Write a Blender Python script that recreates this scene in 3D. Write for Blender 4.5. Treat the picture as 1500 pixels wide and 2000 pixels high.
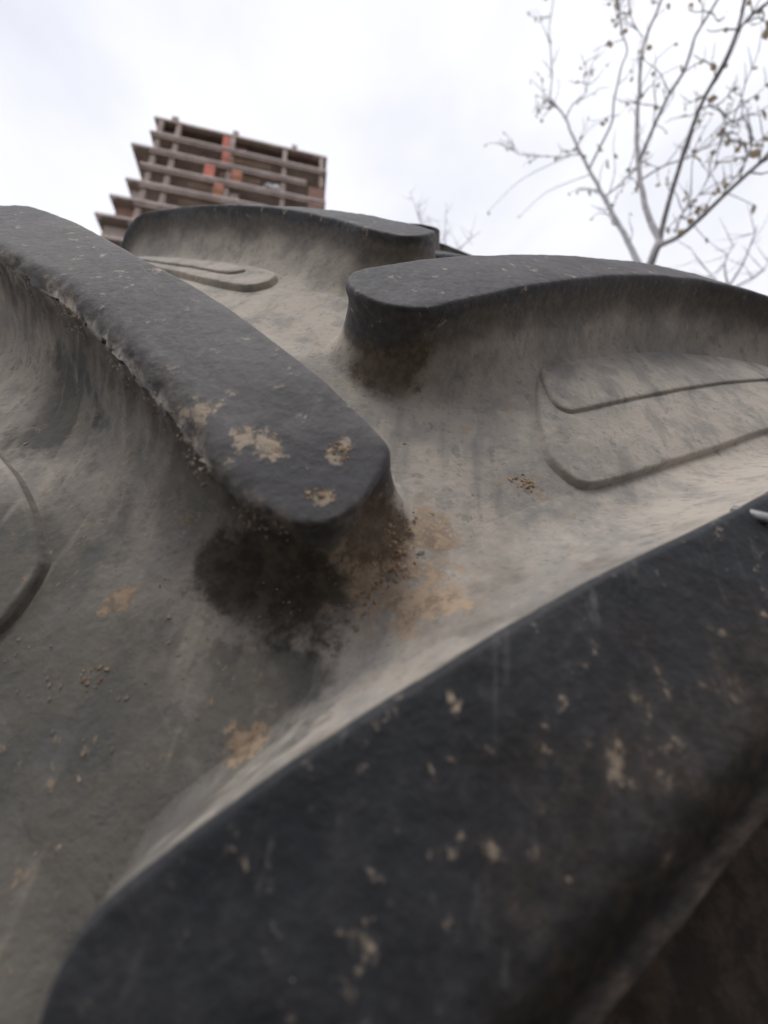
import bpy, bmesh, math, random
import numpy as np
from mathutils import Vector, Matrix, noise, geometry

for o in list(bpy.data.objects):
    bpy.data.objects.remove(o)
scene = bpy.context.scene
COL = scene.collection
R_ = math.radians

# ------------------------------------------------------------------ camera
CAM_Z = 0.80
PITCH, ROLL = R_(21.7), R_(-3.5)
fwd = Vector((0, math.cos(PITCH), math.sin(PITCH)))
right0 = Vector((1, 0, 0))
up0 = right0.cross(fwd)
right = right0 * math.cos(ROLL) + up0 * math.sin(ROLL)
up = -right0 * math.sin(ROLL) + up0 * math.cos(ROLL)
cam_data = bpy.data.cameras.new('camera')
cam = bpy.data.objects.new('camera', cam_data)
COL.objects.link(cam)
CAM = Vector((0, 0, CAM_Z))
m = Matrix((right, up, -fwd)).transposed().to_4x4()
m.translation = CAM
cam.matrix_world = m
cam_data.sensor_fit = 'HORIZONTAL'
cam_data.sensor_width = 36.0
cam_data.lens = 18.0                 # very wide phone lens
cam_data.clip_start = 0.005
cam_data.clip_end = 3000
cam_data.dof.use_dof = True
cam_data.dof.focus_distance = 0.15
cam_data.dof.aperture_fstop = 10.0
scene.camera = cam

# ------------------------------------------------------------------ sky and sun (overcast)
world = bpy.data.worlds.new('World')
scene.world = world
world.use_nodes = True
wn, wl = world.node_tree.nodes, world.node_tree.links
wn.clear()
w_out = wn.new('ShaderNodeOutputWorld')
w_bg = wn.new('ShaderNodeBackground')
w_sky = wn.new('ShaderNodeTexSky')
w_sky.sky_type = 'NISHITA'
w_sky.sun_disc = False
SUN_EL, SUN_AZ = R_(68), R_(200)      # azimuth clockwise from +Y
w_sky.sun_elevation = SUN_EL
w_sky.sun_rotation = SUN_AZ
w_tc = wn.new('ShaderNodeTexCoord')
w_map = wn.new('ShaderNodeMapping')
w_map.inputs['Scale'].default_value = (1.0, 1.0, 1.8)
w_noise = wn.new('ShaderNodeTexNoise')
w_noise.inputs['Scale'].default_value = 1.7
w_noise.inputs['Detail'].default_value = 5
w_noise.inputs['Roughness'].default_value = 0.5
w_ramp = wn.new('ShaderNodeValToRGB')
w_ramp.color_ramp.elements[0].position = 0.30
w_ramp.color_ramp.elements[0].color = (0.445, 0.45, 0.495, 1)
w_ramp.color_ramp.elements[1].position = 0.70
w_ramp.color_ramp.elements[1].color = (0.66, 0.66, 0.69, 1)
w_scale = wn.new('ShaderNodeMixRGB')
w_scale.blend_type = 'MULTIPLY'
w_scale.inputs['Fac'].default_value = 1.0
w_scale.inputs['Color2'].default_value = (0.10, 0.10, 0.10, 1)   # clear sky at strength 0.1 behind the cloud
w_mix = wn.new('ShaderNodeMixRGB')
w_mix.inputs['Fac'].default_value = 0.93                          # cloud cover
wl.new(w_tc.outputs['Generated'], w_map.inputs['Vector'])
wl.new(w_map.outputs['Vector'], w_noise.inputs['Vector'])
wl.new(w_noise.outputs['Fac'], w_ramp.inputs['Fac'])
wl.new(w_sky.outputs['Color'], w_scale.inputs['Color1'])
wl.new(w_scale.outputs['Color'], w_mix.inputs['Color1'])
wl.new(w_ramp.outputs['Color'], w_mix.inputs['Color2'])
wl.new(w_mix.outputs['Color'], w_bg.inputs['Color'])
w_bg.inputs['Strength'].default_value = 1.0
wl.new(w_bg.outputs['Background'], w_out.inputs['Surface'])

sun_data = bpy.data.lights.new('sun', 'SUN')
sun_data.energy = 0.9
sun_data.angle = R_(25)
sun_data.color = (1.0, 0.96, 0.90)
sun = bpy.data.objects.new('sun', sun_data)
COL.objects.link(sun)
sd = Vector((math.sin(SUN_AZ) * math.cos(SUN_EL), math.cos(SUN_AZ) * math.cos(SUN_EL), math.sin(SUN_EL)))
sun.rotation_euler = sd.to_track_quat('Z', 'Y').to_euler()
sun.location = sd * 40

vs = scene.view_settings
vs.view_transform = 'Standard'
vs.look = 'None'
vs.exposure = 0.92
vs.gamma = 1.0
vs.use_curve_mapping = False
scene.cycles.max_bounces = 5
scene.cycles.diffuse_bounces = 3
scene.cycles.glossy_bounces = 2
scene.cycles.transmission_bounces = 2
scene.cycles.use_adaptive_sampling = True
scene.cycles.adaptive_threshold = 0.02

# ------------------------------------------------------------------ helpers
def mesh_obj(name, verts, faces, mat=None, parent=None, smooth=True, attrs=None):
    me = bpy.data.meshes.new(name)
    me.from_pydata([tuple(v) for v in verts], [], faces)
    if smooth:
        me.polygons.foreach_set('use_smooth', [True] * len(me.polygons))
    if mat:
        me.materials.append(mat)
    for k, arr in (attrs or {}).items():
        a = me.attributes.new(k, 'FLOAT', 'POINT')
        a.data.foreach_set('value', list(arr))
    me.update()
    o = bpy.data.objects.new(name, me)
    COL.objects.link(o)
    if parent:
        o.parent = parent
    return o

def empty(name, loc):
    o = bpy.data.objects.new(name, None)
    o.empty_display_size = 0.1
    o.location = loc
    COL.objects.link(o)
    return o

def tag(o, label=None, category=None, group=None, kind=None):
    if label: o['label'] = label
    if category: o['category'] = category
    if group: o['group'] = group
    if kind: o['kind'] = kind
    return o

def px_ray(x, y):
    """direction of a point of the photograph (1500 x 2000)"""
    return (fwd + right * ((x - 750) / 750.0) - up * ((y - 1000) / 750.0)).normalized()

def smooth01(a, b, x):
    t = min(1.0, max(0.0, (x - a) / (b - a)))
    return t * t * (3 - 2 * t)

class NT:
    """small node-tree writer"""
    def __init__(self, name):
        self.mat = bpy.data.materials.new(name)
        self.mat.use_nodes = True
        self.t = self.mat.node_tree
        self.n, self.l = self.t.nodes, self.t.links
        self.n.clear()
        self.out = self.n.new('ShaderNodeOutputMaterial')
        self.b = self.n.new('ShaderNodeBsdfPrincipled')
        self.l.new(self.b.outputs['BSDF'], self.out.inputs['Surface'])
    def val(self, sock, v):
        if hasattr(v, 'is_output') or isinstance(v, bpy.types.NodeSocket):
            self.l.new(v, sock)
        else:
            sock.default_value = v
    def coord(self, kind='Object'):
        return self.n.new('ShaderNodeTexCoord').outputs[kind]
    def mapping(self, vec, scale=(1, 1, 1), loc=(0, 0, 0), rot=(0, 0, 0)):
        n = self.n.new('ShaderNodeMapping')
        n.inputs['Scale'].default_value = scale
        n.inputs['Location'].default_value = loc
        n.inputs['Rotation'].default_value = rot
        self.l.new(vec, n.inputs['Vector'])
        return n.outputs['Vector']
    def noise(self, vec, scale, detail=4, rough=0.55, dist=0.0):
        n = self.n.new('ShaderNodeTexNoise')
        n.inputs['Scale'].default_value = scale
        n.inputs['Detail'].default_value = detail
        n.inputs['Roughness'].default_value = rough
        n.inputs['Distortion'].default_value = dist
        self.l.new(vec, n.inputs['Vector'])
        return n.outputs['Fac']
    def voronoi(self, vec, scale, feature='F1'):
        n = self.n.new('ShaderNodeTexVoronoi')
        n.feature = feature
        n.inputs['Scale'].default_value = scale
        self.l.new(vec, n.inputs['Vector'])
        return n.outputs['Distance']
    def step(self, v, a, b, lo=0.0, hi=1.0):
        n = self.n.new('ShaderNodeMapRange')
        n.interpolation_type = 'SMOOTHSTEP'
        self.val(n.inputs['Value'], v)
        n.inputs['From Min'].default_value = a
        n.inputs['From Max'].default_value = b
        n.inputs['To Min'].default_value = lo
        n.inputs['To Max'].default_value = hi
        return n.outputs['Result']
    def math(self, op, a, b=0.0, c=None):
        n = self.n.new('ShaderNodeMath')
        n.operation = op
        self.val(n.inputs[0], a)
        self.val(n.inputs[1], b)
        if c is not None:
            self.val(n.inputs[2], c)
        return n.outputs[0]
    def mix(self, f, a, b, mode='MIX'):
        n = self.n.new('ShaderNodeMixRGB')
        n.blend_type = mode
        self.val(n.inputs['Fac'], f)
        for s, v in ((n.inputs['Color1'], a), (n.inputs['Color2'], b)):
            if isinstance(v, tuple):
                s.default_value = v if len(v) == 4 else v + (1,)
            else:
                self.l.new(v, s)
        return n.outputs['Color']
    def attr(self, name):
        n = self.n.new('ShaderNodeAttribute')
        n.attribute_name = name
        return n.outputs['Fac']
    def dist(self, vec, p):
        n = self.n.new('ShaderNodeVectorMath')
        n.operation = 'DISTANCE'
        self.l.new(vec, n.inputs[0])
        n.inputs[1].default_value = p
        return n.outputs['Value']
    def bump(self, h, strength=0.5, distance=0.001, normal=None):
        n = self.n.new('ShaderNodeBump')
        n.inputs['Strength'].default_value = strength
        n.inputs['Distance'].default_value = distance
        self.l.new(h, n.inputs['Height'])
        if normal is not None:
            self.l.new(normal, n.inputs['Normal'])
        return n.outputs['Normal']
    def done(self, color, rough=0.8, spec=0.5, normal=None):
        for s, v in ((self.b.inputs['Base Color'], color),):
            if isinstance(v, tuple):
                s.default_value = v if len(v) == 4 else v + (1,)
            else:
                self.l.new(v, s)
        self.val(self.b.inputs['Roughness'], rough)
        self.val(self.b.inputs['Specular IOR Level'], spec)
        if normal is not None:
            self.l.new(normal, self.b.inputs['Normal'])
        return self.mat

# ------------------------------------------------------------------ ground
def ground_material():
    m = NT('bare_soil')
    c = m.coord()
    a = m.noise(c, 0.5, 6, 0.6)
    b = m.noise(c, 9.0, 8, 0.65)
    g = m.noise(c, 70.0, 4, 0.6)
    col = m.mix(m.step(a, .4, .62), (.10, .085, .065), (.075, .072, .045))
    col = m.mix(m.step(b, .45, .7), col, (.145, .125, .10))
    col = m.mix(m.step(g, .35, .7, 0, .5), col, (.05, .044, .036))
    h = m.math('ADD', m.math('MULTIPLY', b, 3.0), g)
    return m.done(col, 0.95, 0.2, m.bump(h, 0.7, 0.02))

def ground():
    bm = bmesh.new()
    rings = [0, .4, .8, 1.3, 2, 3, 4.5, 7, 11, 18, 30, 60, 140, 400, 1200]
    prev = None
    n = 56
    for r in rings:
        if r == 0:
            ring = [bm.verts.new((0, 0.6, 0))]
        else:
            ring = []
            for i in range(n):
                a = 2 * math.pi * i / n
                x, y = r * math.cos(a), 0.6 + r * math.sin(a)
                z = 0.03 * noise.noise(Vector((x * 1.3, y * 1.3, 0))) + .02 * noise.noise(Vector((x * 4, y * 4, 5)))
                ring.append(bm.verts.new((x, y, z if r < 30 else 0)))
        if prev:
            for i in range(n):
                j = (i + 1) % n
                if len(prev) == 1:
                    bm.faces.new((prev[0], ring[i], ring[j]))
                else:
                    bm.faces.new((prev[i], ring[i], ring[j], prev[j]))
        prev = ring
    me = bpy.data.meshes.new('ground')
    bm.to_mesh(me)
    bm.free()
    me.polygons.foreach_set('use_smooth', [True] * len(me.polygons))
    me.materials.append(ground_material())
    o = bpy.data.objects.new('ground', me)
    COL.objects.link(o)
    tag(o, kind='structure')
ground()

# ------------------------------------------------------------------ tractor tyre
# tyre frame: axle along x, tread angle t from the front (-y), point = (x, -r cos t, r sin t)
RT, RC = 0.8, 1.633                   # tread radius over the lugs, crown radius
DTH = 2 * math.pi / 27                # one lug pitch per side
DEL = 0.11169                         # the left lugs sit half a pitch further on
TM = Matrix(((0.97519, -0.05444, 0.21457), (0.04041, 0.99678, 0.06925), (-0.21764, -0.05886, 0.97425)))
T_CENTRE = CAM + Vector((-0.078, 0.864, -0.1006))

def lug_h(s, taper=0.24):
    s = abs(s)
    h = 0.029 + 0.008 * smooth01(0.0, 0.20, s)
    if taper == .28:                                          # the chewed lug stands a little prouder outboard
        h += .005 * smooth01(.11, .21, s)
    return h * (1 - 0.80 * smooth01(taper, 0.35, s))

# floor profile across the tread, wrapped over the shoulder: table of (s, x, r, phi)
S0 = 0.235
PROFILE = []
def _profile():
    ds = 0.001
    x, r, s = 0.0, RT - 0.029, 0.0
    while s <= 0.4205:
        dh = (0.008 * (smooth01(0, .2, s + ds) - smooth01(0, .2, s))) / ds if s < .2 else 0
        phi = s / RC + dh
        if s > S0:
            phi += min((s - S0) / 0.088, R_(76) / 1.0)
        PROFILE.append((s, x, r, phi))
        x += ds * math.cos(phi)
        r -= ds * math.sin(phi)
        s += ds
_profile()
def surf(s, t, h=0.0):
    a = min(abs(s), 0.42) / 0.001
    i = min(int(a), len(PROFILE) - 2)
    f = a - i
    p, q = PROFILE[i], PROFILE[i + 1]
    x = p[1] + (q[1] - p[1]) * f
    r = p[2] + (q[2] - p[2]) * f
    phi = p[3] + (q[3] - p[3]) * f
    x += h * math.sin(phi)
    r += h * math.cos(phi)
    if s < 0:
        x = -x
    return Vector((x, -r * math.cos(t), r * math.sin(t)))

TREAD_SPOT = lambda s, t, h=0.0: tuple(surf(s, t, h))

def rubber_material():
    m = NT('weathered_rubber')
    c = m.coord()
    hgt = m.attr('hgt')
    dust = m.attr('dust')
    big = m.noise(c, 13.0, 4, 0.62)
    med = m.noise(c, 46.0, 4, 0.65)
    fine = m.noise(c, 300.0, 3, 0.65)
    # dusty tread floor
    fl = m.mix(m.step(big, .44, .64, 0, .8), (.440, .395, .345), (.258, .245, .228))
    fl = m.mix(m.step(med, .47, .66, 0, .60), fl, (.21, .205, .20))
    fl = m.mix(m.step(med, .42, .30, 0, .35), fl, (.50, .445, .38))
    fl = m.mix(m.step(fine, .55, .72, 0, .36), fl, (.13, .127, .122))
    fl = m.mix(m.step(fine, .44, .28, 0, .32), fl, (.53, .485, .42))
    # dark film low on the tread, grime plus painted shade, ragged outline
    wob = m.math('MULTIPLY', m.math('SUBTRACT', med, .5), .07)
    grime_shade = None
    for p, r in ((TREAD_SPOT(-.055, .03), .072), (TREAD_SPOT(-.075, -.02), .10), (TREAD_SPOT(-.09, .08), .05), (TREAD_SPOT(-.02, .01), .05), (TREAD_SPOT(-.108, .18), .034), (TREAD_SPOT(-.012, .060), .028)):
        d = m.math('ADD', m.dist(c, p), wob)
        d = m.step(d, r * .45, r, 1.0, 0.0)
        grime_shade = d if grime_shade is None else m.math('MAXIMUM', grime_shade, d)
    fl = m.mix(m.math('MULTIPLY', grime_shade, .80), fl, m.mix(m.step(med, .38, .62), (.058, .062, .062), (.125, .116, .098)))
    # brown mud below the nearest lug, darkened to paint in the viewer's shade
    d = m.math('ADD', m.dist(c, TREAD_SPOT(.10, .02)), wob)
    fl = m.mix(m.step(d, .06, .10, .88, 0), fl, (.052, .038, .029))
    # rain runs and smears down the tread
    run = m.noise(m.mapping(c, (85, 60, 13)), 1.0, 3, .65)
    fl = m.mix(m.step(run, .53, .70, 0, .45), fl, (.17, .165, .16))
    fl = m.mix(m.step(run, .46, .32, 0, .35), fl, (.48, .43, .37))
    # tan mud
    mudn = m.noise(c, 150.0, 4, 0.72)
    mud = m.step(mudn, .605, .70, 0, .60)
    for p, r in ((TREAD_SPOT(.017, .112), .024), (TREAD_SPOT(.029, .104), .024), (TREAD_SPOT(.028, .132), .014), (TREAD_SPOT(.062, .165), .010), (TREAD_SPOT(-.008, .052), .009), (TREAD_SPOT(-.052, .085), .007)):
        d = m.step(m.dist(c, p), r * .25, r, .25, 0.0)
        mud = m.math('MAXIMUM', mud, m.step(m.math('ADD', mudn, d), .60, .76, 0, .8))
    fl = m.mix(m.step(mudn, .42, .33, 0, .45), fl, (.11, .108, .105))
    fl = m.mix(mud, fl, m.mix(m.step(fine, .35, .62), (.22, .15, .10), (.41, .305, .21)))
    # black worn rubber of the lug tops
    tp = m.mix(m.step(med, .35, .70), (.021, .023, .028), (.040, .042, .048))
    dn = m.math('ADD', m.math('MULTIPLY', dust, .60), m.math('MULTIPLY', m.math('SUBTRACT', big, .5), .9))
    dn = m.math('ADD', dn, m.math('MULTIPLY', m.math('SUBTRACT', fine, .5), .5))
    tp = m.mix(m.step(dn, .0, .55, 0, .80), tp, (.142, .130, .134))
    # scrape marks along the rolling direction
    sc = m.noise(m.mapping(c, (260, 60, 22)), 1.0, 2, .6)
    tp = m.mix(m.step(sc, .60, .78, 0, .30), tp, (.15, .148, .148))
    stk = m.noise(m.mapping(c, (150, 150, 48)), 1.0, 3, .65)
    tp = m.mix(m.step(stk, .60, .74, 0, .50), tp, (.155, .152, .155))
    tp = m.mix(m.step(mudn, .655, .74, 0, .40), tp, (.22, .20, .185))
    d = m.math('ADD', m.dist(c, TREAD_SPOT(-.008, DEL + .010, .029)), wob)
    tp = m.mix(m.step(d, .012, .036, .65, 0), tp, (.030, .032, .037))      # polished tip of the chewed lug
    tmud = None
    for p, r in ((TREAD_SPOT(-.0175, DEL + .0215, .03), .0075), (TREAD_SPOT(-.0135, DEL + .0165, .03), .006), (TREAD_SPOT(.0018, DEL + .0213, .03), .0045), (TREAD_SPOT(.001, DEL + .004, .03), .004),
                 (TREAD_SPOT(-.034, DEL + .030, .03), .006)):
        d = m.step(m.dist(c, p), r * .15, r * 1.3, .20, 0.0)
        d = m.step(m.math('ADD', mudn, d), .60, .72, 0, .85)
        tmud = d if tmud is None else m.math('MAXIMUM', tmud, d)
    tp = m.mix(tmud, tp, m.mix(m.step(fine, .36, .58), (.13, .10, .075), (.40, .32, .24)))
    hm = m.math('ADD', hgt, m.math('MULTIPLY', m.math('SUBTRACT', med, .5), .45))
    # walls of the lugs: a thinner dust film
    wallc = m.mix(m.step(fine, .4, .65, 0, .5), (.125, .116, .106), (.22, .192, .16))
    col = m.mix(m.step(hm, .34, .74), fl, wallc)
    # wet mud round the feet of two noses, with under-nose shade painted in
    for p, r, cc in ((TREAD_SPOT(.014, DEL + .012, .006), .013, (.085, .060, .042)), (TREAD_SPOT(-.012, DEL - .014, .008), .021, (.050, .043, .035)), (TREAD_SPOT(.000, DEL - .018, .008), .016, (.050, .043, .035)), (TREAD_SPOT(-.024, DEL - .010, .002), .013, (.055, .048, .040)), (TREAD_SPOT(.006, DTH - .008, .008), .019, (.105, .083, .064)), (TREAD_SPOT(.003, DTH - .003, .024), .013, (.020, .021, .023))):
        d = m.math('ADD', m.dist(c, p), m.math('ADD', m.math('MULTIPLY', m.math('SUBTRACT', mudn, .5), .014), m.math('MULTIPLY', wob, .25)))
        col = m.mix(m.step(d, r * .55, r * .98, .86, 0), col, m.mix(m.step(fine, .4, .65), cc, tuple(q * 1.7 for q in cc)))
    col = m.mix(m.step(hm, .74, .93), col, tp)
    d = m.math('ADD', m.dist(c, TREAD_SPOT(.100, .020, .022)), wob)
    col = m.mix(m.step(d, .030, .078, .85, 0), col, m.mix(m.step(mudn, .42, .60), (.036, .029, .024), (.085, .062, .046)))  # same mud with painted shade, carried over the nearest lug's front edge
    cr = m.math('MULTIPLY', m.attr('crust'), m.step(mudn, .40, .58, .25, 1))
    col = m.mix(m.math('MULTIPLY', cr, .8), col, m.mix(m.step(fine, .35, .65), (.17, .14, .11), (.38, .32, .25)))
    h = m.math('ADD', m.math('MULTIPLY', fine, .9), m.math('MULTIPLY', med, 2.2))
    rough = m.step(hm, .6, .95, .92, .70)
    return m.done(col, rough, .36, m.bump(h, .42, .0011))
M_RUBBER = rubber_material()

def resample(pts, step, closed=True):
    """Catmull-Rom through the points, then equal steps (metres)"""
    P = [Vector(p) for p in pts]
    n = len(P)
    dense = []
    rng = range(n) if closed else range(n - 1)
    for i in rng:
        p0 = P[(i - 1) % n] if closed or i > 0 else P[i]
        p1, p2 = P[i], P[(i + 1) % n]
        p3 = P[(i + 2) % n] if closed or i + 2 < n else p2
        for k in range(16):
            t = k / 16
            dense.append(.5 * ((2 * p1) + (-p0 + p2) * t + (2 * p0 - 5 * p1 + 4 * p2 - p3) * t * t + (-p0 + 3 * p1 - 3 * p2 + p3) * t ** 3))
    if closed:
        dense.append(dense[0].copy())
    else:
        dense.append(P[-1].copy())
    L = [0.0]
    for a, b in zip(dense, dense[1:]):
        L.append(L[-1] + (b - a).length)
    cnt = max(6, int(L[-1] / step))
    out = []
    j = 0
    for i in range(cnt if closed else cnt + 1):
        d = L[-1] * i / cnt
        while j < len(L) - 2 and L[j + 1] < d:
            j += 1
        f = (d - L[j]) / max(1e-9, L[j + 1] - L[j])
        out.append(dense[j].lerp(dense[j + 1], f))
    return out

def inside(poly, x, y):
    c = False
    j = len(poly) - 1
    for i in range(len(poly)):
        a, b = poly[i], poly[j]
        if (a.y > y) != (b.y > y) and x < (b.x - a.x) * (y - a.y) / (b.y - a.y) + a.x:
            c = not c
        j = i
    return c

RV = 0.785        # metres per radian on the tread
def raised_block(name, outline, side, base, profile_fn, step, top_step, seed, dust, edge_noise, top_noise, parent, cap_h, ascale=1.0, dusty_up=True, foot=0.0, crust=None, shift_in=False, nose_black=False, black_rings=4):
    """outline: (s, t) list seen on the right half, s outward; profile_fn(s) -> [(offset, height)] outer rings, top ring first"""
    pts = resample([(s, t * RV) for s, t in outline], step)
    n = len(pts)
    # orientation: make counter-clockwise
    area = sum(pts[i].x * pts[(i + 1) % n].y - pts[(i + 1) % n].x * pts[i].y for i in range(n))
    if area < 0:
        pts.reverse()
    nor = []
    for i in range(n):
        d = pts[(i + 1) % n] - pts[i - 1]
        nor.append(Vector((d.y, -d.x)).normalized())
    for _ in range(3):
        nor = [(nor[i - 1] + nor[i] * 2 + nor[(i + 1) % n]).normalized() for i in range(n)]
    def nz(x, y, f, k):
        return noise.noise(Vector((x * f + seed * 3.1, y * f, k * 7.7 + seed)))
    verts, attr, faces, crs = [], [], [], []
    def put(x, y, h, hn, cv=0.0):
        crs.append(cv)
        if shift_in and 0 < x < .24:          # outlines are measured over the lug tops, which lean outwards
            q = min(1, x / .2)
            x -= .034 * (x / RC + .24 * q * (1 - q)) * smooth01(.24, .20, x)
        verts.append(surf(side * x, base + y / RV, h))
        attr.append(hn)
        return len(verts) - 1
    rings = []
    prof = [profile_fn(p) for p in pts]
    nr = len(prof[0])
    for k in range(nr):
        ring = []
        for i, p in enumerate(pts):
            off, h = prof[i][k]
            H = max(1e-4, cap_h(p.x))
            hn = 1.0 if (k < (black_rings if front_side(p) else 4) and nr > 8) else min(1, max(0, h / H))
            e = edge_noise(p, hn)
            hc = hn if not nose_black else min(1, hn + .42 * (1 - smooth01(-.002, .04, p.x)) * smooth01(.12, .5, hn))  # nose walls turned black; on the chewed lug this paints in shade
            off += e * (nz(p.x, p.y, 160, k * .15) + (.7 * nz(p.x, p.y, 420, k * .4) if e > .001 else 0)) * smooth01(.1, .6, hn)
            q = p + nor[i] * off
            dh = top_noise * (nz(q.x, q.y, 60, 1) + .6 * nz(q.x, q.y, 190, 2)) * hn
            ring.append(put(q.x, q.y, h + dh, ascale * hc * (1 - (.75 * smooth01(.1, .8, nor[i].y) * smooth01(0, .001, off) * (0 if k < 4 else 1) if dusty_up else 0)) + (foot if k >= nr - 3 else 0), crust(p, k) if crust else 0.0))
        rings.append(ring)
    for a, b in zip(rings, rings[1:]):
        for i in range(n):
            j = (i + 1) % n
            faces.append((a[i], b[i], b[j], a[j]) if side > 0 else (a[j], b[j], b[i], a[i]))
    # cap
    inner = [pts[i] + nor[i] * prof[i][0][0] for i in range(n)]
    xs = [p.x for p in inner]
    ys = [p.y for p in inner]
    shrunk = [pts[i] + nor[i] * (prof[i][0][0] - top_step * .45) for i in range(n)]
    cand = []
    yy = min(ys)
    row = 0
    while yy < max(ys):
        xx = min(xs) + (top_step * .5 if row % 2 else 0)
        while xx < max(xs):
            if inside(shrunk, xx, yy):
                cand.append(Vector((xx, yy)))
            xx += top_step
        yy += top_step * .87
        row += 1
    allp = inner + cand
    res = geometry.delaunay_2d_cdt([Vector((p.x, p.y)) for p in allp], [(i, (i + 1) % n) for i in range(n)], [], 1, 1e-6)
    vmap = []
    for k, orig in enumerate(res[3]):
        if orig and orig[0] < n:
            vmap.append(rings[0][orig[0]])
        else:
            p = res[0][k]
            H = cap_h(p.x)
            dh = top_noise * (nz(p.x, p.y, 60, 1) + .6 * nz(p.x, p.y, 190, 2))
            vmap.append(put(p.x, p.y, H + dh, ascale))
    for f in res[2]:
        t = [vmap[i] for i in f]
        faces.append(tuple(t) if side > 0 else tuple(reversed(t)))
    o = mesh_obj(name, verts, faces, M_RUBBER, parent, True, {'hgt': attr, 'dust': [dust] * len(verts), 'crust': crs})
    return o

BACK = [(-.0120, .0285), (-.002, .0415), (.0078, .0527), (.0178, .0628), (.0299, .0746), (.0454, .0895), (.0660, .1080),
        (.0980, .1345), (.1220, .1560), (.1490, .1795), (.18, .203), (.22, .232), (.26, .256), (.30, .276), (.318, .279)]
END = [(.326, .270), (.326, .248), (.315, .236)]
FRONT_L = [(.30, .230), (.26, .205), (.22, .178), (.185, .150), (.1535, .1250), (.1314, .1080), (.1129, .0940), (.0926, .0761),
           (.0752, .0596), (.0596, .0443), (.0459, .0300), (.036, .0190), (.0285, .0095), (.0227, .0038), (.0152, -.0010), (.008, -.0045),
           (.0022, -.0060), (-.0035, -.0042), (-.0080, .0010), (-.0108, .0080), (-.0125, .0165), (-.0130, .0240)]
FRONT_R = [(.30, .232), (.26, .210), (.22, .186), (.1756, .158), (.15, .134), (.1190, .1055), (.0972, .0828), (.0701, .0536),
           (.0476, .0285), (.0298, .0076), (.0216, -.0025), (.0139, -.0078), (.0035, -.0081), (-.0068, -.0020), (-.0128, .0070),
           (-.0146, .0150), (-.0142, .0220)]
LUG_L = BACK + END + FRONT_L
LUG_R = BACK + END + FRONT_R

def front_side(p):
    v = p.y / RV
    return v < (.020 + .55 * (p.x + .01) if p.x < .03 else .042 + .96 * (p.x - .03))

def lug_profile(p, k=1.0, taper=0.24, bevel=0.0, under=0.0, backw=1.0):
    H = lug_h(p.x, taper) * k
    side = smooth01(-.004, .050, p.x)                         # 0 at the nose, 1 along the flanks
    w = .008 + .027 * side * (1 - .5 * smooth01(.22, .30, p.x))
    if not front_side(p):
        w *= backw
    rr = [(-.0030, H), (-.0013, H), (-.0004, H - .0002), (.0003, H - .0011), (.0009, H * .90), (.0014, H * (.80 + .04 * side)), (.0020, H * (.66 + .10 * side))]
    if bevel and front_side(p) and p.x < .19:      # rubbed-off front edge
        b = smooth01(.19, .12, p.x) * (smooth01(.008, .035, p.x) if under else smooth01(-.012, .006, p.x)) * bevel
        rr[:4] = [(-.0030 - .0034 * b, H), (-.0013 - .0030 * b, H - .0007 * b), (-.0004 - .0014 * b, H - .0002 - .0019 * b), (.0003, H - .0011 - .0032 * b)]
    f = H * (.54 + .16 * side)
    ex = 2.1 + .5 * side
    for q in range(10):
        t = q / 9
        rr.append((.0027 + w * t, f * (1 - t) ** ex))
    rr.append((.0027 + w + .004, -.0012))
    if under:                                                 # rubber eaten away below the edge of the nose
        u = under * smooth01(.050, .015, p.x) * smooth01(.030, .012, p.y / RV - .3 * max(0, p.x))
        if u > 0:
            rr = [(o - u * smooth01(.97, .70, h / H) * smooth01(-.1, .35, h / H), h) for o, h in rr]
    return rr

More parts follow.
